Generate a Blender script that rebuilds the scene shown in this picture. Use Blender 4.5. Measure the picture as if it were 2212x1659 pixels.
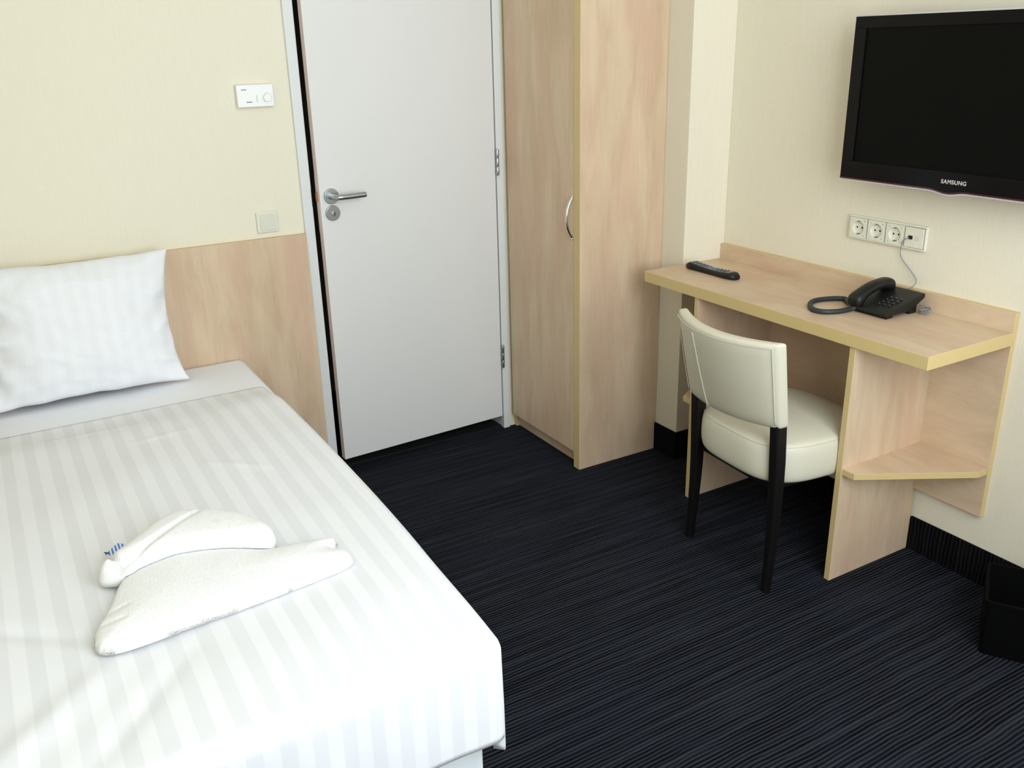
import bpy, bmesh, math, random
from mathutils import Vector, Matrix, noise, geometry
random.seed(7)
PI = math.pi
for o in list(bpy.data.objects): bpy.data.objects.remove(o, do_unlink=True)
S = bpy.context.scene
C = S.collection

# ------------------------------------------------------------------ camera
cam_d = bpy.data.cameras.new('camera'); cam = bpy.data.objects.new('camera', cam_d); C.objects.link(cam)
cam_d.sensor_width = 36.0; cam_d.lens = 1943.15 / 2212 * 36.0; cam_d.clip_start = 0.02
yaw, pitch, roll = 0.523864, 0.359968, -0.025361
fw = Vector((math.sin(yaw)*math.cos(pitch), math.cos(yaw)*math.cos(pitch), -math.sin(pitch)))
rt = Vector((math.cos(yaw), -math.sin(yaw), 0)); up = rt.cross(fw)
r2 = rt*math.cos(roll) + up*math.sin(roll); u2 = -rt*math.sin(roll) + up*math.cos(roll)
M = Matrix(((r2.x, u2.x, -fw.x), (r2.y, u2.y, -fw.y), (r2.z, u2.z, -fw.z))).to_4x4()
M.translation = (-0.25247, -2.98629, 1.47934)
cam.matrix_world = M
S.camera = cam

# ------------------------------------------------------------------ world, daylight, exposure
w = bpy.data.worlds.new('world'); S.world = w; w.use_nodes = True
w.node_tree.nodes['Background'].inputs[0].default_value = (0.82, 0.91, 1.0, 1)
w.node_tree.nodes['Background'].inputs[1].default_value = 1.5
S.view_settings.view_transform = 'Standard'; S.view_settings.look = 'None'
S.view_settings.gamma = 1.0; S.view_settings.use_curve_mapping = False
S.view_settings.exposure = 0.1
WX0, WX1, WZ0, WZ1, YF = 0.00, 1.50, 0.70, 2.45, -3.16      # the window behind the camera
ld = bpy.data.lights.new('window_daylight', 'AREA'); ld.shape = 'RECTANGLE'
ld.size = WX1-WX0; ld.size_y = WZ1-WZ0; ld.energy = 56; ld.color = (0.87, 0.94, 1.0)
lo = bpy.data.objects.new('window_daylight', ld); C.objects.link(lo)
lo.location = ((WX0+WX1)/2, YF-0.10, (WZ0+WZ1)/2); lo.rotation_euler = (math.radians(84), 0, 0)

# ------------------------------------------------------------------ helpers
def srgb(r, g, b):
    f = lambda c: (c/255/12.92) if c/255 <= 0.04045 else ((c/255+0.055)/1.055)**2.4
    return (f(r), f(g), f(b), 1)

def mat(name, col, rough=0.6, metal=0.0, spec=0.5, coat=0.0):
    m = bpy.data.materials.new(name); m.use_nodes = True
    b = m.node_tree.nodes['Principled BSDF']
    b.inputs['Base Color'].default_value = col; b.inputs['Roughness'].default_value = rough
    b.inputs['Metallic'].default_value = metal; b.inputs['Specular IOR Level'].default_value = spec
    b.inputs['Coat Weight'].default_value = coat
    return m

class N:
    """small node-graph writer"""
    def __init__(s, m):
        s.m = m; s.t = m.node_tree; s.b = s.t.nodes['Principled BSDF']
        s.co = s.t.nodes.new('ShaderNodeTexCoord')
    def link(s, a, b): s.t.links.new(a, b)
    def mapping(s, src, scale=(1,1,1), loc=(0,0,0)):
        n = s.t.nodes.new('ShaderNodeMapping'); n.inputs['Scale'].default_value = scale
        n.inputs['Location'].default_value = loc; s.link(src, n.inputs['Vector']); return n.outputs[0]
    def noise(s, vec, scale=1, detail=3, rough=0.5, dist=0):
        n = s.t.nodes.new('ShaderNodeTexNoise'); n.inputs['Scale'].default_value = scale
        n.inputs['Detail'].default_value = detail; n.inputs['Roughness'].default_value = rough
        n.inputs['Distortion'].default_value = dist
        s.link(vec, n.inputs['Vector']); return n.outputs['Fac']
    def ramp(s, fac, stops, interp='LINEAR'):
        n = s.t.nodes.new('ShaderNodeValToRGB'); e = n.color_ramp; e.interpolation = interp
        while len(e.elements) > 1: e.elements.remove(e.elements[-1])
        e.elements[0].position = stops[0][0]; e.elements[0].color = stops[0][1]
        for p, c in stops[1:]:
            k = e.elements.new(p); k.color = c
        s.link(fac, n.inputs[0]); return n.outputs[0]
    def mix(s, fac, a, b, mode='MIX'):
        n = s.t.nodes.new('ShaderNodeMix'); n.data_type = 'RGBA'; n.blend_type = mode
        for v, k in ((fac, 0), (a, 6), (b, 7)):
            if hasattr(v, 'is_linked'): s.link(v, n.inputs[k])
            else: n.inputs[k].default_value = v
        return n.outputs[2]
    def math(s, op, a, b=0.0, c=0.0):
        n = s.t.nodes.new('ShaderNodeMath'); n.operation = op
        for i, v in enumerate((a, b, c)):
            if hasattr(v, 'is_linked'): s.link(v, n.inputs[i])
            else: n.inputs[i].default_value = v
        return n.outputs[0]
    def bump(s, h, strength=0.2, dist=0.001):
        n = s.t.nodes.new('ShaderNodeBump'); n.inputs['Strength'].default_value = strength
        n.inputs['Distance'].default_value = dist; s.link(h, n.inputs['Height'])
        s.link(n.outputs[0], s.b.inputs['Normal'])
    def color(s, c): s.link(c, s.b.inputs['Base Color'])
    def sep(s, vec):
        n = s.t.nodes.new('ShaderNodeSeparateXYZ'); s.link(vec, n.inputs[0]); return n.outputs

def wallpaper(name, col, col2):
    m = mat(name, col, 0.85, spec=0.15); n = N(m); o = n.co.outputs['Object']
    a = n.noise(n.mapping(o, (260, 260, 14)), 1, 2, 0.6)
    b = n.noise(n.mapping(o, (40, 40, 260)), 1, 2, 0.6)
    k = n.math('MULTIPLY_ADD', b, 0.35, n.math('MULTIPLY', a, 0.65))
    n.color(n.ramp(k, [(0.35, col2), (0.62, col)])); n.bump(k, 0.25, 0.0008)
    return m

def laminate(name, grain='z', base=(215,191,161), dark=(202,174,143), pink=(211,176,151)):
    m = mat(name, srgb(*base), 0.42, spec=0.35); n = N(m); o = n.co.outputs['Object']
    sc = {'z': (11, 11, 2.4), 'y': (9, 3.2, 9), 'x': (3.2, 9, 9)}[grain]
    fs = {'z': (120, 120, 6), 'y': (120, 6, 120), 'x': (6, 120, 120)}[grain]
    a = n.noise(n.mapping(o, sc), 1.2, 6, 0.6, 0.5)
    b = n.noise(n.mapping(o, [v*0.55 for v in sc], (3, 5, 2)), 1.4, 3, 0.5, 1.0)
    c = n.noise(n.mapping(o, fs), 1, 2, 0.6)
    r = n.ramp(a, [(0.32, srgb(*dark)), (0.55, srgb(*base)), (0.72, srgb(min(255,base[0]+8), base[1]+7, base[2]+6))])
    r = n.mix(n.ramp(b, [(0.48, (0,0,0,1)), (0.68, (0.75,)*3+(1,))]), r, srgb(*pink))
    r = n.mix(0.07, r, n.ramp(c, [(0.3, srgb(150,122,96)), (0.7, srgb(228,208,184))]))
    n.color(r); n.bump(c, 0.06, 0.0004)
    return m

def ribbed(name, axis, lo, hi, period=0.0100, blue=(34,38,58)):
    m = mat(name, lo, 0.95, spec=0.08); n = N(m); o = n.co.outputs['Object']
    wob = n.noise(n.mapping(o, (5, 5, 5)), 1, 2)
    X = n.sep(o)[{'x': 0, 'y': 1}[axis]]
    ph = n.math('ADD', n.math('MULTIPLY', X, 2*PI/period), n.math('MULTIPLY', wob, 12.0))
    rib = n.math('POWER', n.math('MULTIPLY_ADD', n.math('SINE', ph), 0.5, 0.5), 2.0)
    st = {'y': (2.2, 85, 2.2), 'x': (85, 2.2, 2.2)}[axis]
    a = n.noise(n.mapping(o, st), 1, 3, 0.6, 0.25)
    fib = n.noise(o, 700, 2, 0.7)
    h = n.math('MULTIPLY_ADD', a, 0.60, n.math('MULTIPLY', rib, 0.32))
    h2 = n.math('MULTIPLY_ADD', fib, 0.16, h)
    col = n.ramp(h2, [(0.36, lo), (0.56, tuple((lo[i]+hi[i])/2 for i in range(4))), (0.78, hi)])
    b = n.noise(o, 4.0, 4, 0.6)
    col = n.mix(n.ramp(b, [(0.5, (0,0,0,1)), (0.66, (0.18,)*3+(1,))]), col, srgb(*blue))
    n.color(col); n.bump(h2, 0.9, 0.004)
    return m

def satin(name, period=0.052, col=(238,239,242), col2=(230,231,234), rough=0.75):
    m = mat(name, srgb(*col), rough, spec=0.25); n = N(m)
    u = n.sep(n.co.outputs['UV'])[0]
    s = n.math('FRACT', n.math('DIVIDE', u, period))
    k = n.ramp(s, [(0.0, (0,0,0,1)), (0.46, (0,0,0,1)), (0.5, (1,1,1,1)), (0.96, (1,1,1,1)), (1.0, (0,0,0,1))])
    n.color(n.mix(k, srgb(*col), srgb(*col2)))
    f = n.noise(n.co.outputs['Object'], 900, 2, 0.6)
    n.bump(f, 0.08, 0.0004)
    r = n.math('MULTIPLY_ADD', k, 0.1, rough-0.1); n.link(r, n.b.inputs['Roughness'])
    return m

def noisy(m, scale=300, strength=0.2, dist=0.001, detail=3):
    n = N(m); n.bump(n.noise(n.co.outputs['Object'], scale, detail, 0.6), strength, dist); return m

M_wall = wallpaper('cream_wallpaper', srgb(236,230,210), srgb(233,227,206))
M_wallr = wallpaper('beige_wallpaper', srgb(233,226,206), srgb(230,222,202))
M_wallf = wallpaper('low_bounce_wallpaper', srgb(150,142,130), srgb(140,132,120))  # unseen front wall, colour darkened to cut bounce light in the room
M_ceil = noisy(mat('white_ceiling_paint', srgb(232,231,226), 0.9, spec=0.1), 200, 0.1)
M_carpet = ribbed('ribbed_charcoal_carpet', 'y', srgb(7,8,12), srgb(57,60,69))
M_carpet_base = ribbed('carpet_skirting', 'y', srgb(5,5,6), srgb(30,30,33), 0.012, (10,10,12))
M_carpet_base_x = ribbed('carpet_skirting_side', 'x', srgb(5,5,6), srgb(30,30,33), 0.012, (10,10,12))
M_wood = laminate('maple_laminate_upright')
M_woody = laminate('maple_laminate_lengthwise', 'y')
M_edge = noisy(mat('yellow_edge_banding', srgb(210,186,130), 0.45, spec=0.4), 60, 0.05)
M_door = noisy(mat('white_door_lacquer', srgb(226,225,222), 0.45, spec=0.35), 120, 0.05)
M_frame = noisy(mat('white_frame_lacquer', srgb(222,224,222), 0.4, spec=0.4), 90, 0.05)
M_leafedge = noisy(mat('pinkish_door_edge', srgb(216,198,194), 0.6), 90, 0.05)
M_steel = noisy(mat('brushed_steel', srgb(176,178,180), 0.32, 1.0), 150, 0.05)
M_chrome = noisy(mat('polished_chrome', srgb(215,212,206), 0.16, 1.0), 20, 0.01)
M_brass = noisy(mat('brass_latch', srgb(190,130,80), 0.35, 1.0), 50, 0.02)
M_black = noisy(mat('black_plastic', srgb(17,18,18), 0.45, spec=0.4), 500, 0.08)
M_void = noisy(mat('dark_slot', srgb(10,10,10), 0.8), 50, 0.02)
M_bin = noisy(mat('matt_black_bin', srgb(5,5,5), 0.8, spec=0.08), 200, 0.1)
M_gloss = noisy(mat('gloss_black_bezel', srgb(9,7,9), 0.16, spec=0.16), 5, 0.004)
M_screen = noisy(mat('dark_lcd_glass', srgb(8,8,7), 0.4, spec=0.08), 5, 0.004)
M_crystal = noisy(mat('clear_rim', srgb(205,200,196), 0.15, spec=0.5), 20, 0.01)
M_crimson = noisy(mat('crimson_tint', srgb(66,14,30), 0.15, spec=0.5), 20, 0.01)
M_logo = noisy(mat('silver_lettering', srgb(196,190,184), 0.4), 50, 0.02)
M_plate = noisy(mat('ivory_plastic', srgb(226,224,206), 0.35, spec=0.5), 80, 0.02)
M_plate2 = noisy(mat('ivory_plastic_darker', srgb(214,212,196), 0.4, spec=0.5), 80, 0.02)  # slightly darker ivory for rocker, slide switch and outlet details
M_white = noisy(mat('white_plastic', srgb(240,240,238), 0.35, spec=0.5), 80, 0.02)
M_print = noisy(mat('grey_print', srgb(110,112,112), 0.6), 80, 0.02)
M_leather = noisy(mat('cream_leather', srgb(216,211,190), 0.42, spec=0.45), 340, 0.12, 0.0006)
M_seam = noisy(mat('pale_seam', srgb(222,216,200), 0.55), 200, 0.05)
M_dkwood = noisy(mat('black_stained_wood', srgb(14,12,12), 0.4, spec=0.4), 60, 0.06)
M_sheet = noisy(mat('white_sheet', srgb(245,247,252), 0.8, spec=0.2), 60, 0.02, 0.0002)
M_matt = noisy(mat('white_mattress_cover', srgb(228,234,236), 0.8, spec=0.2), 400, 0.2)
M_satin = satin('striped_satin_duvet')
M_pillow = satin('striped_satin_pillow', 0.045, (238,239,242), (236,237,240))
M_terry = noisy(mat('white_terry', srgb(250,250,250), 0.95, spec=0.1), 330, 0.6, 0.004, 4)
M_tag = mat('blue_tag', srgb(120,150,205), 0.6)
_n = N(M_tag); _k = _n.math('FRACT', _n.math('MULTIPLY', _n.sep(_n.co.outputs['Object'])[0], 150.0))
_n.color(_n.ramp(_k, [(0.0, srgb(90,120,190)), (0.5, srgb(90,120,190)), (0.55, srgb(215,225,245)), (1.0, srgb(215,225,245))]))
M_navy = noisy(mat('navy_print', srgb(22,36,70), 0.6), 60, 0.02)
M_cush = noisy(mat('dark_red_fabric', srgb(96,22,26), 0.85), 400, 0.3)
M_cable = noisy(mat('grey_cable', srgb(132,134,140), 0.5), 60, 0.02)
M_coil = noisy(mat('charcoal_coil_cord', srgb(44,48,50), 0.5), 60, 0.02)
M_key = noisy(mat('grey_key', srgb(170,172,172), 0.4), 60, 0.02)
M_blue = noisy(mat('blue_button', srgb(52,82,150), 0.4), 60, 0.02)
M_slate = noisy(mat('slate_keypad', srgb(112,120,132), 0.35, spec=0.5), 60, 0.02)

def box(bm, x0, x1, y0, y1, z0, z1, mi=0):
    vs = [bm.verts.new((x, y, z)) for x in (x0, x1) for y in (y0, y1) for z in (z0, z1)]
    fs = []
    for idx in ((0,1,3,2), (4,6,7,5), (0,4,5,1), (2,3,7,6), (0,2,6,4), (1,5,7,3)):
        f = bm.faces.new([vs[i] for i in idx]); f.material_index = mi; fs.append(f)
    return vs, fs

def panel(bm, x0, x1, y0, y1, z0, z1):
    """board whose four narrow faces take material slot 1 (edge banding)"""
    vs, fs = box(bm, x0, x1, y0, y1, z0, z1)
    t = min(range(3), key=lambda i: (x1-x0, y1-y0, z1-z0)[i])
    for i, f in enumerate(fs):
        if i//2 != t: f.material_index = 1

def prism(bm, poly, z0, z1, edge=True):
    lo = [bm.verts.new((x, y, z0)) for x, y in poly]; hi = [bm.verts.new((x, y, z1)) for x, y in poly]
    bm.faces.new(lo[::-1]); bm.faces.new(hi)
    for i in range(len(poly)):
        j = (i+1) % len(poly)
        f = bm.faces.new((lo[i], lo[j], hi[j], hi[i])); f.material_index = 1 if edge else 0

def cyl(bm, p0, p1, r0, r1=None, seg=24, rot=0.0, cap=True, mi=0):
    r1 = r0 if r1 is None else r1
    p0 = Vector(p0); p1 = Vector(p1); d = (p1-p0).normalized()
    a = d.orthogonal().normalized()
    if abs(d.z) > 0.9: a = Vector((1, 0, 0)); a = (a - d*a.dot(d)).normalized()
    b = d.cross(a)
    A = []; B = []
    for i in range(seg):
        t = 2*PI*i/seg + rot; v = a*math.cos(t) + b*math.sin(t)
        A.append(bm.verts.new(p0+v*r0)); B.append(bm.verts.new(p1+v*r1))
    for i in range(seg):
        j = (i+1) % seg; f = bm.faces.new((A[i], A[j], B[j], B[i])); f.smooth = seg > 6; f.material_index = mi
    if cap:
        f = bm.faces.new(A[::-1]); f.material_index = mi; f = bm.faces.new(B); f.material_index = mi

def catmull(pts, k=8, closed=False):
    P = [Vector(p) for p in pts]; n = len(P); out = []
    for i in range(n if closed else n-1):
        g = (lambda q: P[q % n]) if closed else (lambda q: P[max(0, min(n-1, q))])
        a, b, c, d = g(i-1), g(i), g(i+1), g(i+2)
        for s in range(k):
            t = s/k
            out.append(0.5*((2*b)+(-a+c)*t+(2*a-5*b+4*c-d)*t*t+(-a+3*b-3*c+d)*t**3))
    if not closed: out.append(P[-1])
    return out

def tube(bm, pts, r, seg=10, flat=1.0, smooth=8, ridge=0.0, mi=0):
    P = catmull(pts, smooth) if smooth else [Vector(p) for p in pts]
    rings = []; nrm = None
    for i, p in enumerate(P):
        d = (P[min(i+1, len(P)-1)] - P[max(i-1, 0)]).normalized()
        if nrm is None: nrm = d.orthogonal().normalized()
        nrm = (nrm - d*nrm.dot(d)).normalized(); b = d.cross(nrm)
        rr = (r(i/(len(P)-1)) if callable(r) else r) * (1 + ridge*(1 if i % 2 else -1))
        rings.append([bm.verts.new(p + (nrm*math.cos(2*PI*k/seg) + b*math.sin(2*PI*k/seg)*flat)*rr) for k in range(seg)])
    for A, B in zip(rings, rings[1:]):
        for k in range(seg):
            f = bm.faces.new((A[k], A[(k+1) % seg], B[(k+1) % seg], B[k])); f.smooth = True; f.material_index = mi
    bm.faces.new(rings[0][::-1]); bm.faces.new(rings[-1])

def loft(bm, sections, cap=True, smooth=True):
    """sections: list of closed rings (lists of points)"""
    R = [[bm.verts.new(p) for p in s] for s in sections]
    n = len(R[0])
    for A, B in zip(R, R[1:]):
        for k in range(n):
            f = bm.faces.new((A[k], A[(k+1) % n], B[(k+1) % n], B[k])); f.smooth = smooth
    if cap:
        bm.faces.new(R[0][::-1]); bm.faces.new(R[-1])

def world_inv(p):
    Mx = Matrix.Identity(4)
    ch = []
    while p: ch.append(p); p = p.parent
    for q in reversed(ch): Mx = Mx @ q.matrix_basis
    return Mx.inverted()

def obj(name, bm, mats, parent=None, bevel=0.0, seg=2, loc=None, sub=0, local=False, smooth=False):
    """one mesh object. Shapes are given in room coordinates unless local."""
    bmesh.ops.recalc_face_normals(bm, faces=bm.faces[:])
    me = bpy.data.meshes.new(name); bm.to_mesh(me); bm.free()
    if smooth:
        for p in me.polygons: p.use_smooth = True
    if not isinstance(mats, (list, tuple)): mats = [mats]
    for m in mats: me.materials.append(m)
    o = bpy.data.objects.new(name, me); C.objects.link(o)
    if parent:
        o.parent = parent
        if not local: me.transform(world_inv(parent))
    elif loc is not None:
        o.location = loc; me.transform(Matrix.Translation(-Vector(loc)))
    if bevel:
        b = o.modifiers.new('bevel', 'BEVEL'); b.width = bevel; b.segments = seg; b.limit_method = 'ANGLE'
        b.angle_limit = math.radians(40); b.harden_normals = False
    if sub:
        s = o.modifiers.new('sub', 'SUBSURF'); s.levels = sub; s.render_levels = sub
    return o

def thing(name, label, cat, loc, rz=0, group=None):
    e = bpy.data.objects.new(name, None); C.objects.link(e); e.empty_display_size = 0.1
    e.location = loc; e.rotation_euler = (0, 0, rz); e['label'] = label; e['category'] = cat
    if group: e['group'] = group
    return e

def tag(o, label, cat, group=None):
    o['label'] = label; o['category'] = cat
    if group: o['group'] = group
    return o

def struct(o, label=None):
    o['kind'] = 'structure'
    if label: o['label'] = label
    return o

def text_bm(txt, size, M4, extrude=0.0006, spacing=1.0):
    cu = bpy.data.curves.new('t', 'FONT'); cu.body = txt; cu.size = size; cu.extrude = extrude
    cu.align_x = 'CENTER'; cu.align_y = 'CENTER'; cu.space_character = spacing; cu.offset = size*0.02
    t = bpy.data.objects.new('t', cu); C.objects.link(t)
    dg = bpy.context.evaluated_depsgraph_get()
    me = bpy.data.meshes.new_from_object(t.evaluated_get(dg))
    me.transform(M4); bm = bmesh.new(); bm.from_mesh(me)
    bpy.data.objects.remove(t); bpy.data.meshes.remove(me); bpy.data.curves.remove(cu)
    return bm

# ------------------------------------------------------------------ dimensions (fitted)
XL, XR, H = -0.56, 2.003, 2.60
YC, XC, YW, XW = -0.621, 1.817, -0.502, 1.461
XD, YD, ZD, TD = 1.646, -1.717, 0.75, 0.036
ZB, ZPB, HB = 0.803, 0.208, 0.110
XP = XR - 0.0174
FX0, FX1, FI0, FI1, FH = 0.674, 1.452, 0.708, 1.424, 2.06

# ------------------------------------------------------------------ room shell
b = bmesh.new(); box(b, XL-0.12, XR+0.12, YF-0.12, 0.92, -0.10, 0.0)
struct(obj('floor', b, M_carpet), 'dark charcoal ribbed carpet')
b = bmesh.new(); box(b, XL-0.12, XR+0.12, YF-0.12, 0.92, H, H+0.1)
struct(obj('ceiling', b, M_ceil))
b = bmesh.new()
box(b, XL, FX0+0.006, 0.0, 0.12, 0, H); box(b, FX1-0.006, XR, 0.0, 0.12, 0, H); box(b, FX0+0.006, FX1-0.006, 0.0, 0.12, FH+0.03, H)
struct(obj('wall_back', b, M_wall), 'cream wallpapered wall with the door')
b = bmesh.new(); box(b, XL-0.12, XL, YF-0.12, 0.92, 0, H); struct(obj('wall_left', b, M_wall))
b = bmesh.new(); box(b, XR, XR+0.12, YF-0.12, 0.92, 0, H); struct(obj('wall_right', b, M_wallr), 'beige wallpapered wall behind the desk')
b = bmesh.new(); box(b, XL, XR, 0.80, 0.92, 0, H); struct(obj('wall_hallway', b, M_wallr))
b = bmesh.new()
box(b, XL, WX0, YF-0.12, YF, 0, H); box(b, WX1, XR, YF-0.12, YF, 0, H)
box(b, WX0, WX1, YF-0.12, YF, 0, WZ0); box(b, WX0, WX1, YF-0.12, YF, WZ1, H)
struct(obj('wall_front', b, M_wallf))
b = bmesh.new()
for x0, x1 in ((WX0, WX0+0.05), (WX1-0.05, WX1), ((WX0+WX1)/2-0.03, (WX0+WX1)/2+0.03)): box(b, x0, x1, YF-0.08, YF-0.02, WZ0, WZ1)
box(b, WX0+0.05, WX1-0.05, YF-0.08, YF-0.02, WZ0, WZ0+0.05); box(b, WX0+0.05, WX1-0.05, YF-0.08, YF-0.02, WZ1-0.05, WZ1)
struct(obj('window_1', b, M_frame))
b = bmesh.new(); box(b, XC, XR, YC, 0.0, 0, H)
struct(obj('wall_column', b, M_wallr, bevel=0.002), 'boxed out wall column beside the wardrobe')
# carpet skirting
b = bmesh.new(); box(b, XR-0.008, XR, YF, -1.5004, 0, HB); box(b, XR-0.008, XR, -1.482, -0.8896, 0, HB); box(b, XR-0.008, XR, -0.871, YC, 0, HB)
struct(obj('baseboard_right', b, M_carpet_base, bevel=0.002))
b = bmesh.new(); box(b, XC-0.008, XC, YC-0.008, YW-0.0005, 0, HB)
struct(obj('baseboard_column', b, M_carpet_base, bevel=0.002))
b = bmesh.new(); box(b, XC, XR-0.008, YC-0.008, YC, 0, HB)
struct(obj('baseboard_column_front', b, M_carpet_base_x, bevel=0.002))

# ------------------------------------------------------------------ door
d = bpy.data.objects.new('door_1', None); C.objects.link(d); d.location = ((FX0+FX1)/2, 0, 0)
struct(d, 'white flush door standing slightly ajar in a white frame')
b = bmesh.new()
def jamb(x0, x1, inner, sgn):
    box(b, x0, x1, -0.012, 0.004, 0, FH+0.03)                       # face of the frame
    box(b, inner, inner+sgn*(-0.020), 0.004, 0.115, 0, FH)          # reveal
jamb(FX0, FI0, FI0, 1); jamb(FI1, FX1, FI1, -1)
box(b, FI0, FI1, -0.012, 0.115, FH, FH+0.03)
fr = obj('door_frame', b, M_frame, d, bevel=0.002)
b = bmesh.new(); box(b, FI0-0.0015, FI0+0.0012, -0.0125, 0.012, 0.985, 1.045); obj('strike_plate', b, M_void, fr)
# leaf, swung about its right edge
W_L = FI1-0.004-0.7215
leaf_bm = bmesh.new()
vs, fs = box(leaf_bm, -W_L, 0, -0.002, 0.028, 0.055, FH-0.006)
ang = math.radians(3.3)
Mleaf = Matrix.Translation((FI1-0.004, -0.006, 0)) @ Matrix.Rotation(ang, 4, 'Z')
for f in fs:
    if all(abs(v.co.x+W_L) < 1e-6 for v in f.verts): f.material_index = 1
def L(bm): bmesh.ops.transform(bm, matrix=Mleaf, verts=bm.verts[:]); return bm
leaf = obj('door_leaf', L(leaf_bm), [M_door, M_leafedge], d, bevel=0.0015)
hx = -W_L + 0.040          # rosette centre, measured on the leaf
b = bmesh.new(); cyl(b, (hx, -0.002, 1.020), (hx, -0.010, 1.020), 0.0265, 0.0255, 40); obj('handle_rosette', L(b), M_steel, leaf, bevel=0.001)
b = bmesh.new(); tube(b, [(hx, -0.008, 1.020), (hx, -0.034, 1.020), (hx+0.003, -0.046, 1.020), (hx+0.014, -0.052, 1.020), (hx+0.05, -0.053, 1.020), (hx+0.104, -0.053, 1.021)], 0.0095, 20)
obj('door_handle', L(b), M_steel, leaf, bevel=0.0015)
b = bmesh.new(); cyl(b, (hx, -0.002, 0.964), (hx, -0.010, 0.964), 0.0262, 0.0252, 40); cyl(b, (hx+0.003, -0.009, 0.962), (hx+0.003, -0.014, 0.962), 0.0095, 0.0085, 24)
obj('keyhole_rosette', L(b), M_steel, leaf, bevel=0.001)
b = bmesh.new(); box(b, hx+0.0015, hx+0.0045, -0.0148, -0.0138, 0.956, 0.968); obj('keyhole_slot', L(b), M_void, leaf)
b = bmesh.new(); box(b, -W_L-0.001, -W_L+0.002, 0.008, 0.026, 0.90, 1.09); obj('lock_plate', L(b), M_leafedge, leaf)
b = bmesh.new(); box(b, -W_L-0.006, -W_L-0.001, 0.010, 0.022, 1.005, 1.035); obj('latch_bolt', L(b), M_brass, leaf, bevel=0.001)
for z in (0.315, 1.075, 1.85):
    b = bmesh.new()
    for k in range(3): cyl(b, (FI1+0.001, -0.016, z-0.046+k*0.031), (FI1+0.001, -0.016, z-0.046+k*0.031+0.029), 0.0065, 0.0065, 20)
    cyl(b, (FI1+0.001, -0.016, z-0.049), (FI1+0.001, -0.016, z+0.049), 0.003, 0.003, 12)
    obj('door_hinge', b, M_steel, d, bevel=0.0006)
b = bmesh.new(); box(b, FI0, FI1, 0.008, 0.075, 0.0, 0.006)
obj('threshold', b, M_void, d)

# ------------------------------------------------------------------ headboard
b = bmesh.new(); panel(b, XL+0.004, 0.6735, -0.019, -0.001, 0.0, 0.8998)
tag(obj('headboard', b, [M_wood, M_edge], loc=(0.05, 0, 0), bevel=0.001), 'maple laminate headboard panel on the cream wall behind the bed', 'headboard')

# ------------------------------------------------------------------ wardrobe
wd = thing('wardrobe', 'tall narrow maple laminate wardrobe between white door and wall column', 'wardrobe', ((XW+XC)/2, YW/2, 0))
WH = 2.35
b = bmesh.new()
panel(b, XW+0.020, XC-0.010, -0.018, -0.0005, 0, WH)                # far side
panel(b, XW+0.020, XC-0.010, YW+0.036, -0.018, 0.055, 0.073); panel(b, XW+0.020, XC-0.010, YW+0.036, -0.018, WH-0.018, WH)
panel(b, XC-0.010, XC-0.001, YW+0.036, -0.0005, 0, WH)
obj('carcass', b, [M_wood, M_edge], wd)
b = bmesh.new(); panel(b, XW, XC-0.001, YW, YW+0.036, 0, WH)
obj('side_panel', b, [M_wood, M_edge], wd, bevel=0.0008)
b = bmesh.new(); panel(b, XW+0.034, XW+0.050, YW+0.036, -0.018, 0, 0.055)
obj('plinth', b, [M_wood, M_edge], wd)
b = bmesh.new(); panel(b, XW+0.001, XW+0.019, YW+0.0375, -0.022, 0.061, WH-0.01)
wdoor = obj('wardrobe_door', b, [M_wood, M_edge], wd, bevel=0.0008)
b = bmesh.new()
zc = 0.929; hh = 0.073
pts = []
for k in range(9):
    t = -1 + k/4
    pts.append((XW+0.002-0.027*(1-abs(t)**2.2), -0.4585, zc+t*hh))
tube(b, pts, lambda t: 0.0030+0.0012*math.sin(PI*t), 12, 1.3, 5)
for s in (-1, 1): cyl(b, (XW+0.003, -0.4585, zc+s*hh*0.985), (XW-0.004, -0.4585, zc+s*hh*0.985), 0.005, 0.0045, 14)
obj('bow_handle', b, M_chrome, wdoor)

# ------------------------------------------------------------------ desk
dk = thing('wall_desk', 'maple laminate desk with yellow edging along the beige right wall', 'desk', ((XD+XR)/2, (YC+YD)/2, 0))
b = bmesh.new(); panel(b, XD, XP, YD, YC-0.0005, ZD-TD, ZD); obj('desktop', b, [M_woody, M_edge], dk, bevel=0.0012)
b = bmesh.new(); panel(b, XP, XR-0.0002, YD, YC-0.0005, ZPB, ZB); obj('back_panel', b, [M_woody, M_edge], dk, bevel=0.0012)
YS, YLS, XS, ZS = -1.5004, -0.8896, 1.652, 0.359
for y in (YS, YLS):
    b = bmesh.new(); panel(b, XS, XP, y, y+0.018, 0, ZD-TD)
    panel(b, XP, XR-0.009, y, y+0.018, 0, ZPB)
    obj('support_panel', b, [M_wood, M_edge], dk, bevel=0.0008)
poly = [(XP, YS), (1.655, YS), (1.657, -1.540), (1.948, -1.7145), (XP, -1.7145)]
b = bmesh.new(); prism(b, poly, ZS-0.018, ZS); obj('corner_shelf', b, [M_woody, M_edge], dk, bevel=0.0006)
b = bmesh.new(); prism(b, [(x, 2*((YS+YLS+0.018)/2)-y) for x, y in poly[::-1]], ZS-0.018, ZS); obj('corner_shelf', b, [M_woody, M_edge], dk, bevel=0.0006)

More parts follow.
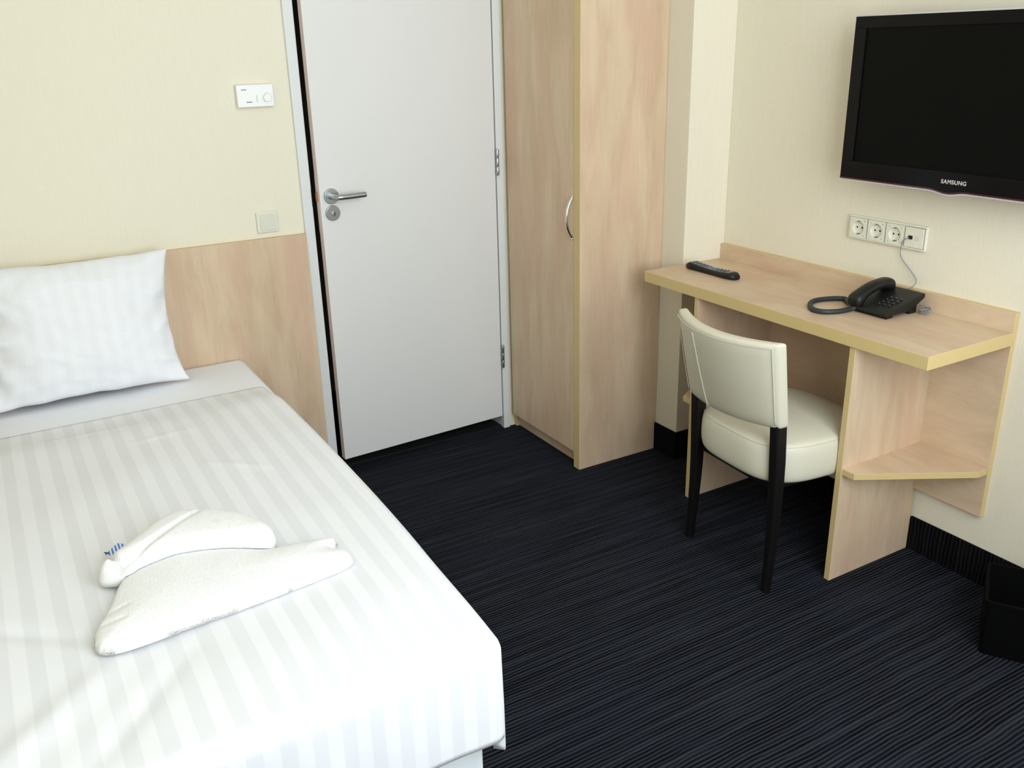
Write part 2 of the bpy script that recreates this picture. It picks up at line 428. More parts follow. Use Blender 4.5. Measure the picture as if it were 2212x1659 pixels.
# ------------------------------------------------------------------ chair (built in its own frame: x forward, y left)
ch = thing('dining_chair', 'cream leather chair with black legs pushed under the desk', 'chair', (1.468, -1.262, 0), math.radians(-4))
def sq(cx, cy, w_, d_, z, r=0.006, n=4):
    out = []
    for sx, sy, a0 in ((1,1,0), (-1,1,90), (-1,-1,180), (1,-1,270)):
        for k in range(n+1):
            a = math.radians(a0+90*k/n)
            out.append((cx+sx*(w_/2-r)+r*math.cos(a), cy+sy*(d_/2-r)+r*math.sin(a), z))
    return out
def leg_bm(top, bot, z1, wt, wb, mid=None):
    bm = bmesh.new(); secs = []
    for k in range(9):
        t = k/8
        x = bot[0]+(top[0]-bot[0])*t; y = bot[1]+(top[1]-bot[1])*t
        if mid: x += mid*math.sin(PI*min(1, t*1.0))
        w_ = wb+(wt-wb)*min(1, t*1.35)
        secs.append(sq(x, y, w_, w_*0.92, z1*t))
    loft(bm, secs, smooth=False); return bm
for s in (1, -1):
    obj('rear_leg', leg_bm((0.006, s*0.171), (0.006, s*0.177), 0.535, 0.036, 0.024, 0.010), M_dkwood, ch, local=True, bevel=0.001)
for s in (1, -1):
    obj('front_leg', leg_bm((0.345, s*0.165), (0.360, s*0.168), 0.330, 0.038, 0.024), M_dkwood, ch, local=True, bevel=0.001)
b = bmesh.new(); box(b, 0.02, 0.36, -0.155, 0.155, 0.305, 0.330); obj('seat_frame', b, M_dkwood, ch, local=True, bevel=0.003)
# seat cushion
def seat_ring(inset, z, n=56):
    out = []
    for k in range(n):
        a = 2*PI*k/n; c, s_ = math.cos(a), math.sin(a); e = 2/3.6
        hx_ = 0.205-inset; hy = (0.213-inset)*(1-0.09*(1-c)*0.5)
        out.append((0.188+math.copysign(abs(c)**e, c)*hx_, math.copysign(abs(s_)**e, s_)*hy, z))
    return out
b = bmesh.new()
secs = [seat_ring(0.045, 0.325), seat_ring(0.012, 0.327), seat_ring(0.003, 0.337), seat_ring(-0.001, 0.365), seat_ring(-0.001, 0.41), seat_ring(0.003, 0.437), seat_ring(0.010, 0.4455)]
for k, (i_, dz) in enumerate(((0.020, 0.4495), (0.045, 0.456), (0.08, 0.462), (0.12, 0.466), (0.16, 0.468))): secs.append(seat_ring(i_, dz))
loft(b, secs)
seat = obj('seat_cushion', b, M_leather, ch, local=True, sub=1)
b = bmesh.new(); R_ = seat_ring(0.0050, 0.4395, 96); R_.append(R_[0]); tube(b, R_, 0.0010, 6, 1, 0)
obj('seat_piping', b, M_leather, seat, local=True)
# backrest: curved padded slab
def back_pt(u, v, side):
    """u -1..1 across (left +), v 0..1 up, side -1 rear +1 front"""
    z = 0.500+0.250*v - u*(0.003+0.008*(1-v)); y = u*(0.193+0.015*v)
    x = -0.047*v + 0.010 - 0.056*(1-u*u)*(0.5+0.5*v)
    z += 0.006*(u*u)*(v) - 0.008*(1-u*u)*(1-v) 
    e = max(0, 1-abs(u)**14)*(1-abs(2*v-1)**14)
    th = 0.0165+0.006*e + 0.003*math.sin(PI*v)*(1-u*u)
    return Vector((x+side*th, y, z))
b = bmesh.new(); nu, nv = 24, 14
G = {}
for side in (-1, 1):
    for i in range(nu+1):
        for j in range(nv+1):
            G[side, i, j] = b.verts.new(back_pt(-1+2*i/nu, j/nv, side))
for side in (-1, 1):
    for i in range(nu):
        for j in range(nv):
            b.faces.new((G[side,i,j], G[side,i+1,j], G[side,i+1,j+1], G[side,i,j+1]))
for i in range(nu):
    for j in (0, nv): b.faces.new((G[-1,i,j], G[-1,i+1,j], G[1,i+1,j], G[1,i,j]))
for j in range(nv):
    for i in (0, nu): b.faces.new((G[-1,i,j], G[-1,i,j+1], G[1,i,j+1], G[1,i,j]))
back = obj('backrest', b, M_leather, ch, local=True, bevel=0.008, seg=3, smooth=True)
b = bmesh.new()
P_ = [back_pt(u/20, 0.955, -1)+Vector((-0.0035, 0, 0)) for u in range(-19, 20)]; tube(b, P_, 0.0011, 6, 1, 0)
P_ = [back_pt(-0.955, v/20, -1)+Vector((-0.0035, 0, 0)) for v in range(1, 20)]; tube(b, P_, 0.0011, 6, 1, 0)
P_ = [back_pt(0.955, v/20, -1)+Vector((-0.0035, 0, 0)) for v in range(1, 20)]; tube(b, P_, 0.0011, 6, 1, 0)
P_ = [back_pt(0.36, v/20, -1)+Vector((-0.0006, 0, 0)) for v in range(0, 19)]; tube(b, P_, 0.0024, 8, 1, 0)
obj('backrest_seam', b, M_seam, back, local=True)

# ------------------------------------------------------------------ television
TVX, TY0, TY1, TZ0, TZ1 = 1.900, -1.872, -1.185, 1.099, 1.530
tv = thing('television', 'black flat screen television mounted on the wall above the desk', 'television', (XR-0.02, (TY0+TY1)/2, 1.3))
b = bmesh.new(); box(b, TVX+0.016, TVX+0.055, TY0+0.012, TY1-0.012, TZ0+0.012, TZ1-0.012)
obj('rear_housing', b, M_black, tv, bevel=0.012, seg=3)
b = bmesh.new()
sx = 0.030
for y0, y1, z0, z1 in ((TY0, TY1, TZ1-sx, TZ1), (TY0, TY0+sx+0.008, TZ0+0.05, TZ1-sx), (TY1-sx-0.008, TY1, TZ0+0.05, TZ1-sx)):
    box(b, TVX, TVX+0.018, y0, y1, z0, z1)
cy = (TY0+TY1)/2
low = [(TY1, TZ0+0.05), (TY1, TZ0)]
for k in range(13):
    t = -1+k/6; low.append((cy-t*0.055, TZ0-0.007*(math.cos(PI*t)+1)/2))
low += [(TY0, TZ0), (TY0, TZ0+0.05)]
A = [b.verts.new((TVX, y, z)) for y, z in low]; B = [b.verts.new((TVX+0.018, y, z)) for y, z in low]
b.faces.new(A); b.faces.new(B[::-1])
for i in range(len(low)):
    j = (i+1) % len(low); b.faces.new((A[i], A[j], B[j], B[i]))
bez = obj('bezel', b, M_gloss, tv, bevel=0.001)
b = bmesh.new(); box(b, TVX+0.004, TVX+0.015, TY0+sx+0.008, TY1-sx-0.008, TZ0+0.05, TZ1-sx)
obj('screen', b, M_screen, tv)
b = bmesh.new()
box(b, TVX+0.004, TVX+0.016, TY0-0.003, TY1+0.003, TZ1, TZ1+0.0035)
box(b, TVX+0.004, TVX+0.016, TY1, TY1+0.0028, TZ0, TZ1)
loft(b, [[(x, y+0, z) for x, z in ((TVX+0.003, z_), (TVX+0.016, z_), (TVX+0.016, z_-0.004), (TVX+0.003, z_-0.004))] for y, z_ in [(y, z) for y, z in low[1:-1]]], smooth=False)
obj('clear_rim', b, M_crystal, tv)
b = bmesh.new()
loft(b, [[(x, y, z) for x, z in ((TVX-0.0006, z_+0.0045), (TVX+0.001, z_+0.0045), (TVX+0.001, z_+0.0006), (TVX-0.0006, z_+0.0006))] for y, z_ in low[1:-1]], smooth=False)
obj('crimson_edge', b, M_crimson, bez)
MT = Matrix(((0, 0, -1, TVX-0.0004), (-1, 0, 0, -1.5445), (0, 1, 0, 1.1235), (0, 0, 0, 1)))
obj('brand_lettering', text_bm('SAMSUNG', 0.0145, MT, 0.0004, 1.12), M_logo, bez)
b = bmesh.new(); box(b, XR-0.012, XR-0.0005, cy-0.11, cy+0.11, 1.22, 1.42); box(b, TVX+0.054, XR-0.012, cy-0.05, cy+0.05, 1.26, 1.38)
obj('wall_bracket', b, M_black, tv, bevel=0.003)

# ------------------------------------------------------------------ socket plate
sp = thing('wall_socket_strip', 'ivory strip of three sockets and a telephone outlet above desk', 'socket', (XR-0.006, -1.292, 0.945))
SY0, SY1, SZ0, SZ1 = -1.4245, -1.159, 0.910, 0.980
b = bmesh.new(); box(b, XR-0.0055, XR-0.0005, SY0, SY1, SZ0, SZ1)
for q_ in ((SY0, SY1, SZ0, SZ0+0.006), (SY0, SY1, SZ1-0.006, SZ1), (SY0, SY0+0.0055, SZ0+0.006, SZ1-0.006), (SY1-0.0055, SY1, SZ0+0.006, SZ1-0.006)): box(b, XR-0.011, XR-0.0055, *q_)
obj('cover_frame', b, M_plate, sp, bevel=0.003, seg=3)
pw = (SY1-SY0-0.010)/4
for k in range(3):
    yc = SY1-0.005-pw*(k+0.5); zc = 0.945
    b = bmesh.new()
    box(b, XR-0.0135, XR-0.0030, yc-pw/2+0.0025, yc+pw/2-0.0025, zc-0.029, zc-0.0222); box(b, XR-0.0135, XR-0.0030, yc-pw/2+0.0025, yc+pw/2-0.0025, zc+0.0222, zc+0.029)
    box(b, XR-0.0135, XR-0.0030, yc-pw/2+0.0025, yc-0.0222, zc-0.0222, zc+0.0222); box(b, XR-0.0135, XR-0.0030, yc+0.0222, yc+pw/2-0.0025, zc-0.0222, zc+0.0222)
    n_ = 40; rim = []; sqr = []
    for q in range(n_):
        a = 2*PI*(q+0.5)/n_; c, s_ = math.cos(a), math.sin(a); m_ = 0.0222/max(abs(c), abs(s_))
        sqr.append(b.verts.new((XR-0.0135, yc+c*m_, zc+s_*m_))); rim.append(b.verts.new((XR-0.0135, yc+c*0.0205, zc+s_*0.0205)))
    bot = [b.verts.new((XR-0.0058, yc+0.0195*math.cos(2*PI*(q+0.5)/n_), zc+0.0195*math.sin(2*PI*(q+0.5)/n_))) for q in range(n_)]
    for q in range(n_):
        r = (q+1) % n_
        b.faces.new((sqr[q], sqr[r], rim[r], rim[q])); b.faces.new((rim[q], rim[r], bot[r], bot[q]))
    b.faces.new(bot)
    so = obj('socket', b, M_plate, sp)
    b = bmesh.new()
    for s in (-1, 1):
        cyl(b, (XR-0.0066, yc+s*0.0085, zc), (XR-0.0055, yc+s*0.0085, zc), 0.0026, 0.0026, 12)
    obj('pin_holes', b, M_void, so)
    b = bmesh.new()
    for s in (-1, 1): box(b, XR-0.0135, XR-0.006, yc-0.003, yc+0.003, zc+s*0.0186-0.0012, zc+s*0.0186+0.0012)
    obj('earth_contacts', b, M_print, so)
yc = SY0+0.005+pw*0.5
b = bmesh.new(); box(b, XR-0.0135, XR-0.0030, yc-pw/2+0.0025, yc+pw/2-0.0025, 0.917, 0.973)
ou = obj('telephone_outlet', b, M_plate, sp, bevel=0.0008)
b = bmesh.new(); box(b, XR-0.017, XR-0.0133, yc+0.004, yc+0.016, 0.940, 0.950); obj('black_plug', b, M_void, ou, bevel=0.0008)
b = bmesh.new(); box(b, XR-0.0142, XR-0.0133, yc-0.018, yc-0.006, 0.938, 0.951); cyl(b, (XR-0.0133, yc, 0.926), (XR-0.0145, yc, 0.926), 0.0022, 0.0022, 12)
obj('outlet_details', b, M_plate2, ou, bevel=0.0003)

# ------------------------------------------------------------------ thermostat and switch on the back wall
th = thing('wall_thermostat', 'white rectangular thermostat with round dial high on the cream wall', 'thermostat', (0.593, -0.01, 1.315))
b = bmesh.new(); box(b, 0.4985, 0.6145, -0.022, -0.0005, 1.316, 1.384); obj('housing', b, M_white, th, bevel=0.003, seg=3)
b = bmesh.new(); cyl(b, (0.592, -0.022, 1.343), (0.592, -0.029, 1.343), 0.0125, 0.0115, 32); obj('dial', b, M_white, th, bevel=0.001)
b = bmesh.new()
for k in range(11):
    a = math.radians(-50+k*28); c, s_ = math.cos(a), math.sin(a)
    cyl(b, (0.592+0.0155*c, -0.0219, 1.343+0.0155*s_), (0.592+0.0155*c, -0.0226, 1.343+0.0155*s_), 0.0009, 0.0009, 8)
obj('dial_scale', b, M_print, th); b = bmesh.new()
for x0 in (0.5135, 0.5175, 0.5215, 0.5255): box(b, x0, x0+0.003, -0.0226, -0.0219, 1.3675, 1.3705)
obj('printed_line', b, M_print, th); b = bmesh.new()
for x0 in (0.526, 0.5305, 0.535, 0.5395): box(b, x0, x0+0.0036, -0.0226, -0.0219, 1.3305, 1.3335)
obj('printed_line', b, M_print, th)
b = bmesh.new(); box(b, 0.5585, 0.5615, -0.0235, -0.0219, 1.331, 1.352); obj('slide_switch', b, M_plate2, th, bevel=0.0004)
sw = thing('light_switch', 'small square ivory light switch just above the headboard', 'switch', (0.550, -0.006, 0.915))
b = bmesh.new(); box(b, 0.515, 0.586, -0.008, -0.0005, 0.917, 0.986); obj('switch_frame', b, M_plate, sw, bevel=0.003, seg=3)
b = bmesh.new(); v_, _ = box(b, 0.526, 0.575, -0.0115, -0.0075, 0.926, 0.977)
for v in v_:
    if v.co.z > 0.95 and v.co.y < -0.01: v.co.y = -0.0088
obj('rocker', b, M_plate2, sw, bevel=0.001)

# ------------------------------------------------------------------ bed
BX0, BX1, BY0, BY1 = XL+0.004, 0.400, -0.0205, -1.832
bed = thing('bed', 'single bed with white base, mattress and fitted sheet under the striped duvet', 'bed', ((BX0+BX1)/2, (BY0+BY1)/2, 0))
b = bmesh.new(); box(b, BX0+0.01, BX1-0.045, BY1+0.035, BY0, 0.06, 0.27); obj('bed_base', b, M_matt, bed, bevel=0.012, seg=3)
for x in (BX0+0.10, BX1-0.12):
    for y in (BY0-0.12, BY1+0.14):
        b = bmesh.new(); cyl(b, (x, y, 0), (x, y, 0.06), 0.022, 0.026, 20); obj('bed_leg', b, M_black, bed)
b = bmesh.new(); box(b, BX0, BX1-0.03, BY1+0.028, BY0, 0.27, 0.498)
matt = obj('mattress', b, M_matt, bed, bevel=0.03, seg=4)

def roll(e, r):
    """excess past an edge -> (outward, drop)"""
    if e <= 0: return 0.0, 0.0
    q = r*PI/2
    if e < q: return r*math.sin(e/r), r*(1-math.cos(e/r))
    return r, r+(e-q)

def cloth(name, x0, x1, ytop, yfoot, z, r, dropx, dropy, m, wr, nx=96, ny=140, thick=0.0, fold=0.0, dropf=None):
    """sheet lying on the bed, hanging over the right side and the foot"""
    bm = bmesh.new(); uvl = bm.loops.layers.uv.new('UVMap')
    Ls, Lt = (x1-r)-x0, (ytop-(yfoot+r)); S_ = Ls+dropx+r*PI/2; T_ = Lt+dropy+r*PI/2
    G = []
    for i in range(nx+1):
        row = []
        for j in range(ny+1):
            s = S_*i/nx; t = T_*j/ny
            es, et = max(0, s-Ls), max(0, t-Lt)
            if es > 0 and et > 0:
                mm = max(es, et); aa = math.atan2(et, es)
                o_, dd = roll(mm, r); px = x0+Ls+o_*math.cos(aa); py = ytop-Lt-o_*math.sin(aa)
                nn = Vector((math.cos(aa), -math.sin(aa), 0))
            else:
                ox, dx_ = roll(es, r); oy, dy_ = roll(et, r); px = x0+min(s, Ls)+ox; py = ytop-min(t, Lt)-oy; dd = dx_+dy_
                nn = Vector((1, 0, 0)) if es > 0 else Vector((0, -1, 0))
            p = Vector((px, py, z-dd)); top = max(0.0, 1-dd/0.03)
            if name == 'duvet' and px > 0: p.x += (px/0.4)*(-0.034*max(0, (-py-0.8)/1.05)**2-0.006*max(0, (py+0.8)/0.45)**2)
            h, out = wr(px, py, s, t, es, et, dd)
            p.z += h*top; p += nn*out*(1-top)
            if fold: q_ = max(0, 1-t/0.20); p.z -= fold*q_*q_*(3-2*q_)
            if dropf and py < yfoot+r and dd > 0.03: p.z += dropf(px)*min(1, dd/dropy)
            row.append((bm.verts.new(p), s, t))
        G.append(row)
    for i in range(nx):
        for j in range(ny):
            q = (G[i][j], G[i+1][j], G[i+1][j+1], G[i][j+1])
            f = bm.faces.new([a[0] for a in q]); f.smooth = True
            for l, a in zip(f.loops, q): l[uvl].uv = (a[1]+x0, a[2])
    me = bpy.data.meshes.new(name); bmesh.ops.recalc_face_normals(bm, faces=bm.faces[:])
    bm.to_mesh(me); bm.free(); me.materials.append(m)
    o = bpy.data.objects.new(name, me); C.objects.link(o)
    if thick:
        sd = o.modifiers.new('solid', 'SOLIDIFY'); sd.thickness = thick; sd.offset = -1
    return o
def nz(x, y, z=0): return noise.noise(Vector((x, y, z)))
def wr_sheet(px, py, s, t, es, et, dd):
    h = 0.0015*nz(px*14, py*9, 2) - 0.0012*math.exp(-((px+0.26)/0.004)**2)
    return h, 0.003*nz(py*8, dd*3, 1)
o = cloth('fitted_sheet', BX0, BX1+0.012, BY0-0.002, -0.60, 0.5055, 0.024, 0.16, 0.02, M_sheet, wr_sheet, 60, 50, 0.002)
o.parent = bed; o.data.transform(world_inv(bed))

def wr_duvet(px, py, s, t, es, et, dd):
    h = 0.006*nz(px*2.3+4, py*1.9, 1) + 0.004*nz(px*6, py*5, 3)
    # long soft creases running off the folded towels
    for (ax, ay, bx, by, amp, wd_) in ((-0.50, -1.27, -0.20, -1.50, -0.006, 0.018), (-0.46, -1.80, -0.22, -1.57, 0.010, 0.030), (-0.30, -1.83, -0.10, -1.60, -0.006, 0.020),
                                       (0.10, -0.86, 0.24, -0.98, 0.003, 0.010), (-0.24, -0.47, 0.0, -0.49, 0.003, 0.008), (-0.05, -0.63, 0.12, -0.62, 0.003, 0.010)):
        dx, dy = bx-ax, by-ay; L2 = dx*dx+dy*dy; tt = max(0, min(1, ((px-ax)*dx+(py-ay)*dy)/L2))
        dist = math.hypot(px-ax-dx*tt, py-ay-dy*tt); h += amp*math.exp(-(dist/wd_)**2)*(1-0.6*abs(2*tt-1))
    out = 0.007*nz(px*4, py*4, dd*2)+0.003*math.sin(px*38+nz(px*3, dd*4)*2)*min(1, dd/0.15)
    edge = min(1.0, max(0, (-py-0.34)/0.10))
    return h*edge, out*0.6
o = cloth('duvet', BX0+0.002, 0.406, -0.350, -1.866, 0.532, 0.030, 0.212, 0.178, M_satin, wr_duvet, 100, 160, 0.022, 0.017)
o.location = (0, -1.1, 0.5); o.data.transform(Matrix.Translation((0, 1.1, -0.5)))
tag(o, 'white satin striped duvet spread over the single bed', 'duvet')

# pillow
def pillow_bm(W_, Hh, T_, seed, ears=0.05, n=36, wrk=1.0):
    bm = bmesh.new(); uvl = bm.loops.layers.uv.new('UVMap'); V = {}
    for side in (-1, 1):
        for i in range(n+1):
            for j in range(n+1):
                u = -1+2*i/n; v = -1+2*j/n
                if side == 1 and (i in (0, n) or j in (0, n)): V[side, i, j] = V[-1, i, j]; continue
                px = u*W_/2*(1-ears*(1-abs(v)**2.5)); pz = v*Hh/2*(1-ears*0.35*(1-abs(u)**2.5))
                t = max(0, (1-abs(u)**2.6))**0.55*max(0, (1-abs(v)**2.6))**0.55
                w_ = 0
                if t > 0:
                    w_ = 0.006*nz(u*2.2+seed, v*2.0, side)+0.005*nz(u*6+seed, v*5, 2)*wrk
                    # gathers pulling in from the two ends
                    for s in (-1, 1):
                        d_ = 1-s*u
                        w_ += 0.011*wrk*math.exp(-(d_/0.22)**2)*math.sin(v*13+seed+3*d_+nz(v*3, u*2, seed)*3)
                    w_ -= 0.010*wrk*abs(nz(u*3.1+seed, v*4.3, 7))**0.5*0.6
                y = side*(T_/2*t+w_*min(1, t*2.5))
                V[side, i, j] = bm.verts.new((px+0.004*nz(v*4, seed, u), y+(0.004*math.sin(u*9+seed)+0.004*math.sin(v*8))*(1-t), pz+0.005*nz(u*4, seed, v+3)))
    for side in (-1, 1):
        for i in range(n):
            for j in range(n):
                q = ((i, j), (i+1, j), (i+1, j+1), (i, j+1))
                f = bm.faces.new([V[side, a, c] for a, c in q]); f.smooth = True
                for l, (a, c) in zip(f.loops, q): l[uvl].uv = (a/n*W_, c/n*Hh)
    return bm
b = pillow_bm(0.560, 0.416, 0.155, 1.7, 0.12, 56)
p = obj('pillow', b, M_pillow, sub=1)
p.matrix_world = Matrix.Translation((-0.066, -0.116, 0.720)) @ Matrix.Rotation(math.radians(1.6), 4, 'Z') @ Matrix.Rotation(math.radians(-9), 4, 'X') @ Matrix.Rotation(math.radians(0.8), 4, 'Y')
tag(p, 'plump white pillow propped upright against the maple headboard', 'pillow')
b = pillow_bm(0.20, 0.20, 0.09, 5.1, n=20, wrk=0.3)
q = obj('cushion', b, M_cush, sub=1)
q.matrix_world = Matrix.Translation((-0.415, -0.080, 0.605)) @ Matrix.Rotation(math.radians(-10), 4, 'X')
tag(q, 'small dark red cushion tucked at the left end of white pillow', 'cushion')

# towels: outline polygons seen from above, with a height field
def towel(name, outline, hfun, zb, step=0.006, sm=6, under=None):
    P = [Vector((v.x, v.y)) for v in catmull([(x, y, 0) for x, y in outline], sm, True)]
    n = len(P); xs = [p.x for p in P]; ys = [p.y for p in P]
    def dist(x, y):
        best = 9
        for i in range(n):
            a = P[i]; c = P[(i+1) % n]; e = c-a; t = max(0, min(1, ((x-a.x)*e.x+(y-a.y)*e.y)/max(1e-12, e.length_squared)))
            best = min(best, math.hypot(x-a.x-e.x*t, y-a.y-e.y*t))
        return best
    def inside(x, y):
        c = False
        for i in range(n):
            a = P[i]; d_ = P[(i+1) % n]
            if (a.y > y) != (d_.y > y) and x < (d_.x-a.x)*(y-a.y)/(d_.y-a.y)+a.x: c = not c
        return c
    pts = list(P); k = 0
    y = min(ys)
    while y < max(ys):
        x = min(xs)+(step/2 if k % 2 else 0)
        while x < max(xs):
            if inside(x, y) and dist(x, y) > step*0.45: pts.append(Vector((x, y)))
            x += step
        y += step*0.87; k += 1
    vo, ed, fa, *_r = geometry.delaunay_2d_cdt(pts, [(i, (i+1) % n) for i in range(n)], [], 1, 1e-7)
    bm = bmesh.new(); top = []; bot = []
    for v in vo:
        d_ = dist(v.x, v.y)
        z = hfun(v.x, v.y, d_); lo_ = under(v.x, v.y)+0.0015 if under else 0.0
        z = max(z, lo_+0.010+0.014*(1-math.exp(-d_/0.02))) if under else z
        top.append(bm.verts.new((v.x, v.y, zb+z))); bot.append(bm.verts.new((v.x, v.y, zb+lo_)))
    for f in fa:
        try:
            g = bm.faces.new([top[i] for i in f]); g.smooth = True
            bm.faces.new([bot[i] for i in reversed(f)])
        except ValueError: pass
    for e in [e for e in bm.edges if len(e.link_faces) == 1]:
        pass
    tl = {v: i for i, v in enumerate(top)}
    for e in [e for e in bm.edges if len(e.link_faces) == 1 and e.verts[0] in tl and e.verts[1] in tl]:
        i, j = tl[e.verts[0]], tl[e.verts[1]]
        g = bm.faces.new((top[i], top[j], bot[j], bot[i])); g.smooth = True
    for v in [v for v in bm.verts if not v.link_faces]: bm.verts.remove(v)
    o = obj(name, bm, M_terry, loc=(sum(xs)/n, sum(ys)/n, zb))
    return o, (lambda x, y: hfun(x, y, dist(x, y)) if inside(x, y) else 0.0)
def seg_d(x, y, ax, ay, bx, by):
    dx, dy = bx-ax, by-ay; t = max(0, min(1, ((x-ax)*dx+(y-ay)*dy)/(dx*dx+dy*dy)))
    return math.hypot(x-ax-dx*t, y-ay-dy*t), t
def edge_h(d_, R, Hh):
    t = min(1, d_/R); return Hh*math.sqrt(max(0, 1-(1-t)**2))
ZT = 0.5355
low_out = [(-0.235, -1.500), (-0.212, -1.552), (-0.06, -1.545), (0.10, -1.530), (0.222, -1.510), (0.238, -1.470), (0.215, -1.440), (0.235, -1.410), (0.16, -1.385), (0.10, -1.375), (0.02, -1.300), (-0.06, -1.245), (-0.13, -1.300), (-0.17, -1.345), (-0.20, -1.420)]
def h_low(x, y, d_):
    h = edge_h(d_, 0.012, 0.015) + 0.018*(1-math.exp(-d_/0.035))
    for c in (((-0.215, -1.455), (-0.170, -1.450)), ((-0.225, -1.485), (-0.180, -1.492))):
        q, t = seg_d(x, y, *c[0], *c[1]); h -= 0.004*math.exp(-(q/0.004)**2)
    return h + 0.0015*nz(x*14, y*14) + 0.0007*nz(x*160, y*160, 5)
t1, under_ = towel('folded_towel', low_out, h_low, ZT)
tag(t1, 'larger white terry towel folded flat on the duvet, under the smaller one', 'towel')
up_out = [(-0.195, -1.325), (-0.150, -1.345), (-0.125, -1.335), (-0.065, -1.332), (0.000, -1.345), (0.060, -1.368), (0.098, -1.386), (0.118, -1.372), (0.130, -1.330), (0.100, -1.255), (0.045, -1.200), (-0.020, -1.165), (-0.070, -1.180), (-0.140, -1.245), (-0.195, -1.295)]
def h_up(x, y, d_):
    h = 0.012 + edge_h(d_, 0.035, 0.036) + 0.012*(1-math.exp(-d_/0.03))
    base = edge_h(max(0, 0.03), 0.03, 0.0)
    q, t = seg_d(x, y, -0.150, -1.330, 0.045, -1.190); h -= 0.012*math.exp(-(q/0.006)**2)*(1-0.7*t)
    q, t = seg_d(x, y, -0.02, -1.165, 0.03, -1.29); h -= 0.003*math.exp(-(q/0.003)**2)
    q, t = seg_d(x, y, -0.175, -1.290, -0.165, -1.330); h -= 0.016*math.exp(-(q/0.005)**2)
    return h + 0.0015*nz(x*14, y*14, 4) + 0.0007*nz(x*160, y*160, 5)
t2, _u = towel('folded_towel', up_out, h_up, ZT, under=under_)
tag(t2, 'smaller rolled white terry towel with blue tag lying on the larger one', 'towel')
b = bmesh.new()
gA = []
for i in range(9):
    t = i/8
    for k in range(2):
        base = Vector((-0.158, -1.262, 0.552)) + Vector((0.026, 0.022, 0.006))*k
        gA.append(b.verts.new(base + Vector((-0.022, 0.016, 0.010))*t + Vector((0, 0, 0.004*math.sin(t*PI)))))
for i in range(8): b.faces.new((gA[2*i], gA[2*i+1], gA[2*i+3], gA[2*i+2]))
tg = obj('care_tag', b, M_tag, t2); sd = tg.modifiers.new('s', 'SOLIDIFY'); sd.thickness = 0.001
tg['label'] = 'blue and white printed fabric tag'
b = bmesh.new(); cyl(b, (-0.1775, -1.2455, 0.5635), (-0.1765, -1.2445, 0.5655), 0.004, 0.004, 16); obj('tag_mark', b, M_navy, tg)

# ------------------------------------------------------------------ things on the desk
rc = thing('remote_control', 'slim black remote control near the left end of the desktop', 'remote control', (1.815, -0.770, ZD), 0)
# remote from A (thick end) to B
RA, RB = Vector((1.800, -0.672, ZD)), Vector((1.806, -0.896, ZD))
ax = (RB-RA); RL = ax.length; ax.normalize(); sd_ = Vector((-ax.y, ax.x, 0)).normalized()
b = bmesh.new(); secs = []
for k in range(15):
    t = k/14; hw = 0.0245-0.004*math.sin(PI*min(1, t*1.2))*0.6
    hw *= (1-0.35*(1-min(1, k/1.5))**2) * (1-0.45*(1-min(1, (14-k)/2))**2)
    ht = (0.027-0.009*math.sin(PI*t*0.9))*(0.65 if k in (0, 14) else 1)
    c = RA+ax*RL*t
    ring = []
    for a in range(16):
        an = 2*PI*a/16; cx_, cz_ = math.cos(an), math.sin(an)
        e = 0.55
        ring.append(c+sd_*math.copysign(abs(cx_)**e, cx_)*hw+Vector((0, 0, ht/2+math.copysign(abs(cz_)**e, cz_)*ht/2)))
    secs.append(ring)
loft(b, secs); obj('body', b, M_black, rc)
def rtop(t): return (0.027-0.009*math.sin(PI*t*0.9))
b = bmesh.new()
secs = []
for k in range(9):
    t = 0.09+0.80*k/8; c = RA+ax*RL*t+Vector((0, 0, rtop(t)-0.0008)); hw = 0.0150
    secs.append([c+sd_*hw, c+sd_*hw+Vector((0, 0, 0.0014)), c-sd_*hw+Vector((0, 0, 0.0014)), c-sd_*hw])
loft(b, secs, smooth=False); kp = obj('keypad', b, M_slate, rc)
for k in range(10):
    for s in (-1, 0, 1):
        if k == 5 and s: continue
        t = 0.14+0.072*k; c = RA+ax*RL*t+sd_*s*0.0095+Vector((0, 0, rtop(t)))
        b = bmesh.new(); cyl(b, c, c+Vector((0, 0, 0.0022)), 0.0034, 0.003, 10)
        obj('button', b, M_blue if k in (4, 5, 6) else M_black, kp)

ph = thing('desk_telephone', 'black corded desk telephone at the right end of the desktop', 'telephone', (1.90, -1.40, ZD))
PX0, PX1, PY0, PY1 = 1.812, 1.972, -1.462, -1.338
def ptop(x): return ZD+0.020+(x-PX0)/(PX1-PX0)*0.034
b = bmesh.new()
prof = [(PX0, ZD+0.010), (PX0+0.003, ptop(PX0)), (PX1-0.004, ptop(PX1)), (PX1, ptop(PX1)-0.004), (PX1-0.002, ptop(PX1)-0.014), (PX1-0.035, ZD+0.022), (PX1-0.075, ZD+0.010)]
A = [b.verts.new((x, PY0, z)) for x, z in prof]; B = [b.verts.new((x, PY1, z)) for x, z in prof]
b.faces.new(A); b.faces.new(B[::-1])
for i in range(len(prof)):
    j = (i+1) % len(prof); b.faces.new((A[i], A[j], B[j], B[i]))
base = obj('phone_base', b, M_black, ph, bevel=0.003, seg=2)
b = bmesh.new(); box(b, PX0+0.012, PX0+0.04, PY0+0.008, PY1-0.008, ZD, ZD+0.012); obj('base_foot', b, M_black, base, bevel=0.001)
b = bmesh.new(); box(b, PX1-0.055, PX1-0.025, PY0+0.006, PY1-0.008, ZD, ZD+0.026); obj('base_foot', b, M_black, base, bevel=0.001)
